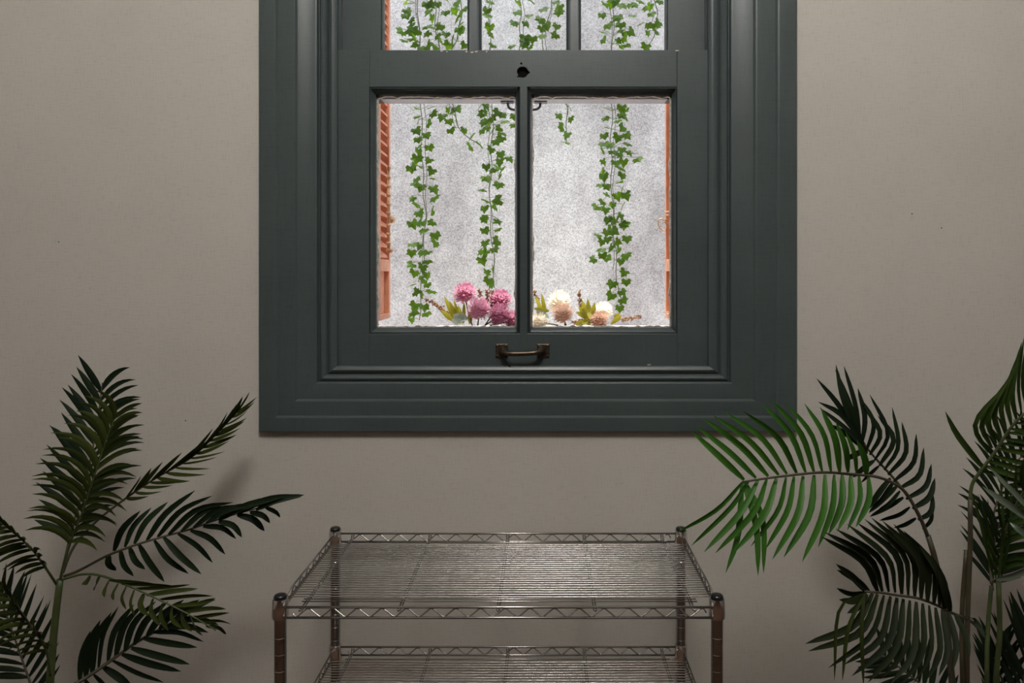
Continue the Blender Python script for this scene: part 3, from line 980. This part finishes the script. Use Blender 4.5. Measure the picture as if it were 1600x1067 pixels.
# ------------------------------------------------------------------ palms
def frond(root, pts, n, material, stem_mat, L, R, start=.12, w_=6.0, rad=(2.2, .9), seed=0, fold=.25):
    """pts: rachis as (px, py, d). L / R: side specs dict(len=px, a0, a1 (deg from rachis, base to tip), bend (deg, + towards tip), tilt (deg out of the picture plane), droop)"""
    rr = random.Random(seed)
    path = catmull([P(*p) for p in pts], 44)
    dm = sum(p[2] for p in pts) / len(pts)
    px2m = dm / FPX
    rs = [px2m * (rad[0] + (rad[1] - rad[0]) * i / 44) for i in range(45)]
    fo = MB().tube(path, rs, 7).build('frond', stem_mat, root)
    view = Vector((0, 1, 0))
    for side, sp in ((-1, L), (1, R)):
        if not sp: continue
        nn = sp.get('n', n)
        for k in range(nn):
            s = start + (1 - start) * (k + .5 + rr.uniform(-.2, .2) + (.25 if side > 0 else 0)) / (nn + .5)
            s = min(s, .995)
            fi = s * 44
            i = min(int(fi), 43)
            p = path[i].lerp(path[i + 1], fi - i)
            t = (path[min(i + 2, 44)] - path[max(i - 1, 0)]).normalized()
            e = view.cross(t)
            if e.length < 1e-3: e = Vector((1, 0, 0))
            e = e.normalized() * side                       # side +1: right hand of travel, seen from the camera
            tl = math.radians(sp.get('tilt', 15) + rr.uniform(-7, 7))
            sv = e * math.cos(tl) - view * math.sin(tl)
            sv = (sv - t * sv.dot(t)).normalized()
            u = (s - start) / (1 - start)
            a = math.radians(sp['a0'] + (sp['a1'] - sp['a0']) * u + rr.uniform(-4, 4))
            # shorter at the base and the tip
            env = sp.get('env', (.62, 1.0, .62))
            le = env[0] + (env[1] - env[0]) * min(1, u / .35) if u < .35 else env[1] + (env[2] - env[1]) * ((u - .35) / .65) ** 1.6
            ln = sp['len'] * px2m * le * rr.uniform(.92, 1.06)
            bend = math.radians(sp.get('bend', 18) + rr.uniform(-8, 8))
            droop = sp.get('droop', .12) + rr.uniform(-.04, .06)
            seg = 7
            c = p.copy()
            cs, ds = [c.copy()], []
            for j in range(seg):
                aa = a + bend * .5 - bend * (j / (seg - 1))
                dvec = t * math.cos(aa) + sv * math.sin(aa)
                dvec = (dvec + Vector((0, 0, -1)) * droop * (j / seg) ** 1.3 * 1.6).normalized()
                ds.append(dvec)
                c = c + dvec * ln / seg
                cs.append(c.copy())
            ds.append(ds[-1])
            nrm = t.cross(sv).normalized()
            tw = rr.uniform(-.35, .35)
            hw = sp.get('w', w_) * .74 * px2m * rr.uniform(.88, 1.1)
            prof_ = (.34, .78, 1.0, 1.0, .92, .74, .44, .04)
            v, f = [], []
            for j in range(seg + 1):
                wd = ds[j].cross(nrm).normalized()
                n2 = wd.cross(ds[j]).normalized()
                wd = (wd * math.cos(tw) + n2 * math.sin(tw))
                n2 = wd.cross(ds[j]).normalized()
                h = hw * prof_[j]
                v += [cs[j] - wd * h, cs[j] + n2 * h * fold * 2, cs[j] + wd * h]
            for j in range(seg):
                o = j * 3
                f += [(o, o + 1, o + 4, o + 3), (o + 1, o + 2, o + 5, o + 4)]
            MB().add(v, f, True).build('leaflet', material, fo, None)
    return fo


def pot(root, r, h):
    c = root.location
    MB().lathe([(r * .72, 0), (r * .95, h * .86), (r * 1.03, h * .86), (r * 1.05, h), (r * .93, h), (r * .90, h * .9), (.01, h * .9)], c, 28).build('pot', M['pot'], root)
    MB().lathe([(r * .89, h * .86), (r * .89, h * .905), (.01, h * .93)], c, 24).build('soil', M['soil'], root)


def trunk(root, pts, r0, r1, m):
    pts = [P(*p) for p in pts]
    top_ = catmull(pts, 24)
    MB().tube(top_, [r0 + (r1 - r0) * i / 24 for i in range(25)], 10).build('stem', m, root)


def leaflet_path(fo, pts, hw, m, fold=.5, tw=0.0):
    d = sum(p[2] for p in pts) / len(pts)
    c = catmull([P(*p) for p in pts], 8)
    hw *= .80 * d / FPX
    pr = (.42, .78, .95, 1.0, 1.0, .95, .84, .58, .05)
    v, f = [], []
    for j in range(9):
        t = (c[min(j + 1, 8)] - c[max(j - 1, 0)]).normalized()
        a_ = Vector((0, 1, 0)).cross(t).normalized()
        n_ = t.cross(a_)
        a_ = a_ * math.cos(tw) + n_ * math.sin(tw)
        n_ = t.cross(a_)
        v += [c[j] - a_ * hw * pr[j], c[j] + n_ * hw * pr[j] * fold, c[j] + a_ * hw * pr[j]]
    for j in range(8):
        o = j * 3
        f += [(o, o + 1, o + 4, o + 3), (o + 1, o + 2, o + 5, o + 4)]
    return MB().add(v, f, True).build('leaflet', m, fo)


def hand(fo, ox, oy, sc, rows, d0, d1, hw, m, seed=1):
    """leaflets given one by one as root, middle, tip; d0 / d1: depth of root and tip"""
    rr = random.Random(seed)
    for r in rows:
        p = [(ox + r[i] / sc, oy + r[i + 1] / sc) for i in (0, 2, 4)]
        j = rr.uniform(-.012, .012)
        dd = (d0, (d0 + d1) / 2 + j * .6 - .008, d1 + j)
        leaflet_path(fo, [(x, y, d) for (x, y), d in zip(p, dd)], hw * rr.uniform(.9, 1.08), m, .5, rr.uniform(-.45, .45))


D1 = 1.30
# ---- left palm
lp = empty('potted_palm', (P(78, 0, D1).x - .03, CAMY + D1, 0))
tag(lp, 'dark leafy palm to the left of the wire rack', 'palm', 'potted palms beside the wire rack')
pot(lp, .13, .24)
gz = .22
def ground_px(px, d): return VY + (EYE - gz) * FPX / d
trunk(lp, [(66, ground_px(66, D1), D1), (72, 1180, D1), (78, 1067, D1), (85, 980, D1), (94, 905, D1)], .0085, .0055, M['stem_green'])
S = lambda **k: k
# upright dark frond behind
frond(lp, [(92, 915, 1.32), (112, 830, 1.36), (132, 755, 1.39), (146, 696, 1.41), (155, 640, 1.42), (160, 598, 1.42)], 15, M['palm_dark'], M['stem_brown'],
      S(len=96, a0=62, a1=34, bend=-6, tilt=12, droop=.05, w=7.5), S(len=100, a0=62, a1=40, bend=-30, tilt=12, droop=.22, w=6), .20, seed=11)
# olive frond in front of it
frond(lp, [(92, 915, 1.30), (100, 880, 1.29), (112, 842, 1.28), (129, 800, 1.27), (143, 757, 1.26), (158, 712, 1.26), (170, 676, 1.26), (183, 645, 1.26)], 19, M['palm_olive'], M['stem_green'],
      S(len=98, a0=70, a1=46, bend=-58, tilt=24, droop=.20, w=5.6, env=(.8, 1, .55)), S(len=112, a0=58, a1=38, bend=-26, tilt=30, droop=.14, w=5.6, env=(.8, 1, .5)), .24, seed=12)
# frond to the upper right, seen nearly edge-on
frond(lp, [(98, 895, 1.32), (115, 855, 1.35), (150, 815, 1.39), (200, 776, 1.42), (245, 746, 1.44), (300, 714, 1.46), (345, 671, 1.47), (376, 637, 1.47)], 17, M['palm_olive'], M['stem_brown'],
      S(len=72, a0=34, a1=14, bend=-10, tilt=62, droop=.05, w=5), S(len=78, a0=52, a1=22, bend=24, tilt=56, droop=.06, w=5), .36, seed=13)
# frond to the right
f4 = frond(lp, [(100, 900, 1.30), (122, 892, 1.30), (168, 868, 1.31), (210, 852, 1.32), (253, 839, 1.33), (297, 827, 1.34), (336, 813, 1.35), (380, 800, 1.36), (424, 788, 1.36), (470, 776, 1.37)], 1, M['palm_dark'], M['stem_brown'], None, None)
hand(f4, 0, 547, 2.052, [(365, 645, 392, 575, 450, 515), (400, 632, 428, 565, 485, 505), (430, 622, 468, 550, 538, 487), (470, 612, 530, 525, 625, 450), (505, 600, 580, 515, 680, 467), (540, 592, 630, 512, 748, 488),
     (580, 582, 660, 515, 760, 508), (620, 570, 700, 512, 800, 500), (660, 555, 740, 508, 850, 494), (700, 545, 790, 498, 920, 465), (760, 525, 850, 480, 945, 463), (820, 512, 890, 480, 975, 464),
     (350, 655, 348, 685, 372, 707), (385, 640, 398, 690, 428, 725), (415, 632, 433, 675, 465, 703), (445, 622, 478, 680, 527, 743), (495, 610, 538, 670, 605, 717), (525, 600, 578, 660, 645, 718), (570, 588, 632, 628, 682, 682),
     (610, 578, 672, 603, 722, 655), (650, 565, 712, 570, 757, 605), (700, 550, 748, 563, 775, 600), (760, 528, 812, 543, 848, 580), (800, 520, 842, 530, 865, 555), (850, 505, 882, 518, 897, 537)], 1.33, 1.34, 6.0, M['palm_dark'], 14)
# lower right, light side up
f5 = frond(lp, [(98, 905, 1.28), (130, 897, 1.27), (161, 900, 1.25), (205, 917, 1.24), (253, 939, 1.23), (297, 961, 1.23), (338, 985, 1.23)], 1, M['palm_olive'], M['stem_green'], None, None)
hand(f5, 0, 547, 2.052, [(430, 765, 520, 762, 610, 752), (470, 785, 560, 772, 635, 765), (510, 800, 610, 788, 682, 788), (550, 820, 640, 812, 692, 800), (590, 840, 670, 828, 725, 830), (620, 858, 690, 848, 735, 842),
     (640, 870, 700, 868, 740, 878), (660, 885, 700, 890, 725, 912), (350, 738, 430, 745, 520, 755), (390, 750, 470, 752, 560, 756)], 1.24, 1.26, 4.4, M['palm_olive'], 15)
hand(f5, 0, 547, 2.052, [(290, 726, 275, 745, 262, 752), (320, 726, 305, 752, 300, 772), (350, 735, 335, 768, 335, 792), (380, 745, 362, 780, 365, 802), (405, 755, 390, 795, 405, 832), (430, 768, 418, 812, 432, 852), (460, 780, 450, 820, 476, 852),
     (490, 795, 484, 838, 515, 885), (520, 810, 515, 855, 540, 900), (550, 825, 552, 862, 585, 892), (580, 840, 588, 872, 615, 902), (610, 855, 622, 888, 650, 915)], 1.24, 1.20, 5.6, M['palm_olive'], 16)
# dark frond at the bottom right
f6 = frond(lp, [(84, 1085, 1.36), (117, 1069, 1.38), (146, 1051, 1.40), (180, 1027, 1.42), (214, 1003, 1.43), (253, 981, 1.44), (292, 961, 1.44)], 1, M['palm_dark'], M['stem_brown'], None, None, rad=(3, 2))
hand(f6, 0, 547, 2.052, [(275, 1050, 283, 950, 322, 865), (295, 1040, 306, 930, 358, 840), (315, 1025, 332, 910, 380, 822), (345, 1000, 368, 900, 430, 815), (370, 985, 398, 885, 458, 815), (400, 965, 430, 875, 500, 805), (430, 945, 470, 865, 540, 805),
     (470, 918, 520, 850, 590, 800), (510, 895, 560, 840, 640, 800), (255, 1065, 262, 980, 290, 900), (550, 875, 610, 830, 690, 795),
     (300, 1040, 332, 1072, 350, 1100), (330, 1015, 392, 1058, 430, 1100), (360, 995, 442, 1036, 525, 1065), (390, 975, 482, 1006, 580, 1030), (420, 955, 505, 980, 608, 1007), (460, 925, 545, 940, 632, 953),
     (490, 905, 572, 905, 653, 935), (520, 890, 600, 885, 668, 905), (270, 1055, 290, 1085, 300, 1110), (560, 870, 630, 862, 700, 880)], 1.42, 1.42, 6.6, M['palm_dark'], 17)
# dark frond at the bottom left
frond(lp, [(66, 1130, 1.34), (50, 1075, 1.36), (38, 1040, 1.37), (24, 1000, 1.38), (10, 960, 1.39), (-6, 930, 1.39)], 14, M['palm_dark'], M['stem_brown'],
      S(len=96, a0=70, a1=38, bend=-16, tilt=8, droop=.02, w=6), S(len=100, a0=66, a1=44, bend=6, tilt=8, droop=.0, w=6), .12, seed=17)
# olive frond leaning left in front
frond(lp, [(79, 1055, 1.27), (72, 1016, 1.25), (55, 987, 1.23), (32, 958, 1.22), (14, 932, 1.21), (-6, 902, 1.21), (-24, 868, 1.21)], 16, M['palm_olive'], M['stem_green'],
      S(len=60, a0=70, a1=40, bend=-30, tilt=35, droop=.2, w=5), S(len=76, a0=50, a1=30, bend=-50, tilt=40, droop=.12, w=5), .2, seed=18)
# frond at the left edge
frond(lp, [(90, 915, 1.30), (72, 888, 1.27), (50, 858, 1.25), (28, 838, 1.23), (4, 818, 1.22), (-20, 800, 1.22)], 14, M['palm_olive'], M['stem_green'],
      S(len=56, a0=70, a1=44, bend=-20, tilt=40, droop=.3, w=5), S(len=62, a0=64, a1=50, bend=-34, tilt=45, droop=.12, w=5.5), .25, seed=19)

# ---- right palm with the bright frond
DR = 1.27
rp = empty('potted_palm', (.64, CAMY + 1.13, 0))
tag(rp, 'palm with a bright green frond reaching over the wire rack', 'palm', 'potted palms beside the wire rack')
pot(rp, .12, .24)
trunk(rp, [(850 + .64 * FPX / 1.13, ground_px(0, 1.13), 1.13), (1500, 1220, 1.18), (1488, 1067, DR), (1476, 951, DR), (1463, 881, DR), (1450, 837, DR)], .0072, .0045, M['stem_brown'])


# bright frond reaching left
fb = frond(rp, [(1450, 840, 1.27), (1436, 806, 1.26), (1412, 766, 1.25), (1374, 746, 1.24), (1330, 741, 1.23), (1286, 738, 1.22), (1239, 742, 1.21), (1198, 747, 1.21), (1160, 753, 1.21)], 1, M['palm_bright'], M['stem_brown'], None, None, rad=(2.8, 1.6))
hand(fb, 1050, 531, 1.991, [(225, 436, 150, 365, 60, 283), (262, 430, 180, 350, 75, 267), (300, 425, 215, 332, 97, 243), (332, 421, 245, 318, 128, 235), (358, 418, 282, 308, 165, 225), (388, 415, 330, 305, 222, 222), (416, 413, 370, 296, 280, 197),
     (442, 412, 400, 290, 308, 186), (468, 412, 435, 296, 355, 196), (495, 412, 474, 298, 412, 198), (522, 412, 508, 308, 462, 210), (548, 413, 540, 335, 510, 255), (575, 415, 568, 355, 540, 285), (605, 420, 600, 370, 575, 310)], 1.22, 1.19, 6.3, M['palm_bright'], 21)
hand(fb, 1050, 531, 1.991, [(222, 440, 140, 528, 15, 600), (240, 438, 180, 525, 60, 640), (268, 435, 215, 535, 100, 660), (295, 432, 255, 535, 135, 663), (325, 430, 290, 540, 195, 660), (355, 427, 330, 530, 245, 642), (380, 424, 360, 530, 290, 652),
     (408, 422, 392, 540, 313, 682), (442, 420, 428, 540, 348, 676), (476, 418, 470, 540, 405, 690), (505, 418, 500, 520, 455, 645), (530, 419, 528, 510, 488, 605), (556, 421, 555, 510, 515, 595), (582, 423, 584, 502, 545, 592), (612, 426, 612, 500, 572, 582),
     (222, 442, 262, 580, 268, 733), (228, 442, 282, 560, 285, 725), (218, 445, 205, 610, 167, 725)], 1.22, 1.18, 6.3, M['palm_bright'], 22)
# dark upright frond behind it
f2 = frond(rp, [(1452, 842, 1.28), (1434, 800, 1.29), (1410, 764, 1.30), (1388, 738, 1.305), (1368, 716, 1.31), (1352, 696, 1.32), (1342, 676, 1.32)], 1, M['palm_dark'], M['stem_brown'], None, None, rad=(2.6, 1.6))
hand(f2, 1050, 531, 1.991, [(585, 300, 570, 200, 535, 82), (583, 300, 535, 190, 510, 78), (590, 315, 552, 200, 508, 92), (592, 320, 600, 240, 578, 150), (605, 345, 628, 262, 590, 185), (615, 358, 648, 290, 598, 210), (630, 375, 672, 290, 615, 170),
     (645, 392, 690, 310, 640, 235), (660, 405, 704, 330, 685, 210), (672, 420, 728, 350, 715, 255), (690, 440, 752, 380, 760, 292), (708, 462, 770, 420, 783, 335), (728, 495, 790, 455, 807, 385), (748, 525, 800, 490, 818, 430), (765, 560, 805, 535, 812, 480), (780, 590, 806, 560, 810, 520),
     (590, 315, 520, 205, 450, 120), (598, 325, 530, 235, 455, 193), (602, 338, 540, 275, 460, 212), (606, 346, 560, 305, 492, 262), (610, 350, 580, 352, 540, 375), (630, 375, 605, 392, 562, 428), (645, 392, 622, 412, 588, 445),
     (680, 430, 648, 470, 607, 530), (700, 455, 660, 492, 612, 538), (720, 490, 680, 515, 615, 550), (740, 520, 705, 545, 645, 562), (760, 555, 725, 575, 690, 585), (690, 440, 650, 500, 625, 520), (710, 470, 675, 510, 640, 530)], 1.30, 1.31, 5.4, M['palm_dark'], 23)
# broad dark frond below
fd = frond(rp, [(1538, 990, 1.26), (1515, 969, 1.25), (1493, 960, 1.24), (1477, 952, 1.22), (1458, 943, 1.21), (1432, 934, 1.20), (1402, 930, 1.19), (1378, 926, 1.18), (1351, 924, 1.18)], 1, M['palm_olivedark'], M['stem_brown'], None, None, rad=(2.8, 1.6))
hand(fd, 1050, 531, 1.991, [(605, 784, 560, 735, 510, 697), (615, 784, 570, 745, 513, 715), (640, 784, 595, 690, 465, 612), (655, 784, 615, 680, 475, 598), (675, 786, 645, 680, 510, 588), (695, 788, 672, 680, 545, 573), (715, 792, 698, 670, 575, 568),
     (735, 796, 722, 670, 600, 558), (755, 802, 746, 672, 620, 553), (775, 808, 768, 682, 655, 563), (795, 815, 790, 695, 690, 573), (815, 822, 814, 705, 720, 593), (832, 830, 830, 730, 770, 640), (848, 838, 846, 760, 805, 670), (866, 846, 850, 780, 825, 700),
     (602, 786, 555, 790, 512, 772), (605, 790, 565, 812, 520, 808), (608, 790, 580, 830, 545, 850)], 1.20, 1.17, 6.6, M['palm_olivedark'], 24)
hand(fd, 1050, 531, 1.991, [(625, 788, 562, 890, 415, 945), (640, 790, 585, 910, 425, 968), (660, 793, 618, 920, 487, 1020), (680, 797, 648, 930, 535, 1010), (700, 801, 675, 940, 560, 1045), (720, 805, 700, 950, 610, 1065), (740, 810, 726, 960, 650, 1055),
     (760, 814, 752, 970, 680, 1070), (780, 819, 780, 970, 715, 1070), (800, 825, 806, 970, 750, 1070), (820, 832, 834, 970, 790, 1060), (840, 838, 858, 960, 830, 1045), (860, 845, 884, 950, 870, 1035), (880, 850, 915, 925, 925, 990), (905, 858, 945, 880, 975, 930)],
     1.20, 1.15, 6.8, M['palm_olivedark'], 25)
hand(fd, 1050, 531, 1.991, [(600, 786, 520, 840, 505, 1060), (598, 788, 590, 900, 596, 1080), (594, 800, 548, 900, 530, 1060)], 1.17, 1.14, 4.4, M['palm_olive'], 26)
# dark frond low behind
frond(rp, [(1484, 1120, 1.36), (1450, 1080, 1.38), (1415, 1050, 1.40), (1378, 1022, 1.41)], 11, M['palm_dark'], M['stem_brown'],
      S(len=74, a0=70, a1=40, bend=10, tilt=8, droop=.0, w=6), S(len=78, a0=70, a1=40, bend=10, tilt=8, droop=.0, w=6), .1, seed=24)

# ---- palm at the right edge of the picture
DE = 1.25
ep = empty('potted_palm', (.78, CAMY + 1.41, 0))
tag(ep, 'tall palm with several bare stems at the right edge of the picture', 'palm', 'potted palms beside the wire rack')
pot(ep, .12, .24)
gp = ground_px(0, 1.41)
gx = lambda o: (850 + (.78 + o) * FPX / 1.41, gp, 1.41)
trunk(ep, [gx(-0.03), (1506, 1180, 1.31), (1504, 1067, DE), (1503, 960, 1.26), (1510, 860, 1.26)], .0042, .0036, M['stem_brown'])
trunk(ep, [gx(-0.01), (1514, 1180, 1.31), (1511, 1067, DE), (1512, 960, 1.25), (1516, 850, 1.25), (1516, 780, 1.25)], .0046, .0038, M['stem_brown'])
trunk(ep, [gx(0.01), (1544, 1180, 1.31), (1542, 1067, DE), (1543, 990, 1.26), (1549, 915, 1.27)], .0040, .0034, M['stem_green'])
trunk(ep, [gx(0.03), (1556, 1180, 1.31), (1556, 1067, DE), (1562, 990, 1.24), (1560, 908, 1.24)], .0046, .0040, M['stem_green'])
fe = frond(ep, [(1516, 782, 1.25), (1519, 757, 1.25), (1533, 735, 1.24), (1555, 706, 1.23), (1579, 669, 1.22), (1602, 645, 1.21), (1640, 612, 1.20)], 16, M['palm_olive2'], M['stem_green'],
           None, S(len=110, a0=70, a1=40, bend=10, tilt=20, droop=.2, w=6), .22, rad=(3, 1.6), seed=31)
hand(fe, 1440, 510, 5.62, [(590, 1110, 470, 860, 690, 560), (620, 1070, 530, 840, 730, 510), (655, 1030, 585, 790, 770, 450), (700, 985, 640, 740, 800, 400), (745, 930, 700, 680, 825, 330), (790, 875, 750, 610, 850, 240), (835, 825, 795, 560, 880, 140),
     (880, 780, 850, 500, 900, 90), (930, 740, 890, 470, 940, 60), (980, 700, 950, 430, 990, 50)], 1.225, 1.20, 5.2, M['palm_olive2'], 31)
leaflet_path(fe, [(1537, 732, 1.24), (1515, 705, 1.22), (1493, 675, 1.21), (1477, 643, 1.20)], 6.2, M['palm_olive2'])
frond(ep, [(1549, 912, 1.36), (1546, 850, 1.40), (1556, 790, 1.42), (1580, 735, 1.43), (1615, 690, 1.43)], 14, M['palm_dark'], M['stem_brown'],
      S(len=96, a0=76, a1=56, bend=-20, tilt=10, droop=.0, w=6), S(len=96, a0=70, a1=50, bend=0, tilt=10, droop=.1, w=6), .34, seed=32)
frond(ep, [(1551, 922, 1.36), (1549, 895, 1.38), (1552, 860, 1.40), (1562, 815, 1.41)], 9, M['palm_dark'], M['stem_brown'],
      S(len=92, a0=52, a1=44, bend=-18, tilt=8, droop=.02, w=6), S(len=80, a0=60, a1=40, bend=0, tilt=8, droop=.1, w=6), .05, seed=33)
fo_ = frond(ep, [(1560, 910, 1.24), (1563, 875, 1.23), (1570, 835, 1.22), (1584, 795, 1.21), (1606, 755, 1.20)], 11, M['palm_olive2'], M['stem_green'],
            S(len=110, a0=26, a1=40, bend=20, tilt=30, droop=.1, w=4.5), S(len=90, a0=50, a1=50, bend=-40, tilt=40, droop=.4, w=6), .05, seed=34)
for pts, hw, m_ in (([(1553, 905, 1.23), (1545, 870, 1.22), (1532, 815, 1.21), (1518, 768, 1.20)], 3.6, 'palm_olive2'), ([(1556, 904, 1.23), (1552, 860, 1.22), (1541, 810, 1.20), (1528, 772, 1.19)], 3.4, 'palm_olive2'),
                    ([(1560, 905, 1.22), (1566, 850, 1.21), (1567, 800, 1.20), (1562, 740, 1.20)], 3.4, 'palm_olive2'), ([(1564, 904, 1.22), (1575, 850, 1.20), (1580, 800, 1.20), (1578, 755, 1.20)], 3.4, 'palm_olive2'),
                    ([(1612, 815, 1.16), (1585, 795, 1.16), (1560, 778, 1.16), (1535, 760, 1.17)], 6.6, 'palm_sheen'), ([(1620, 808, 1.15), (1590, 775, 1.15), (1570, 755, 1.15), (1546, 730, 1.16)], 5, 'palm_sheen'),
                    ([(1620, 845, 1.15), (1603, 835, 1.15), (1590, 826, 1.15), (1578, 816, 1.16)], 6, 'palm_sheen'), ([(1556, 905, 1.2), (1578, 902, 1.19), (1600, 893, 1.18), (1625, 878, 1.17)], 7, 'palm_sheen')):
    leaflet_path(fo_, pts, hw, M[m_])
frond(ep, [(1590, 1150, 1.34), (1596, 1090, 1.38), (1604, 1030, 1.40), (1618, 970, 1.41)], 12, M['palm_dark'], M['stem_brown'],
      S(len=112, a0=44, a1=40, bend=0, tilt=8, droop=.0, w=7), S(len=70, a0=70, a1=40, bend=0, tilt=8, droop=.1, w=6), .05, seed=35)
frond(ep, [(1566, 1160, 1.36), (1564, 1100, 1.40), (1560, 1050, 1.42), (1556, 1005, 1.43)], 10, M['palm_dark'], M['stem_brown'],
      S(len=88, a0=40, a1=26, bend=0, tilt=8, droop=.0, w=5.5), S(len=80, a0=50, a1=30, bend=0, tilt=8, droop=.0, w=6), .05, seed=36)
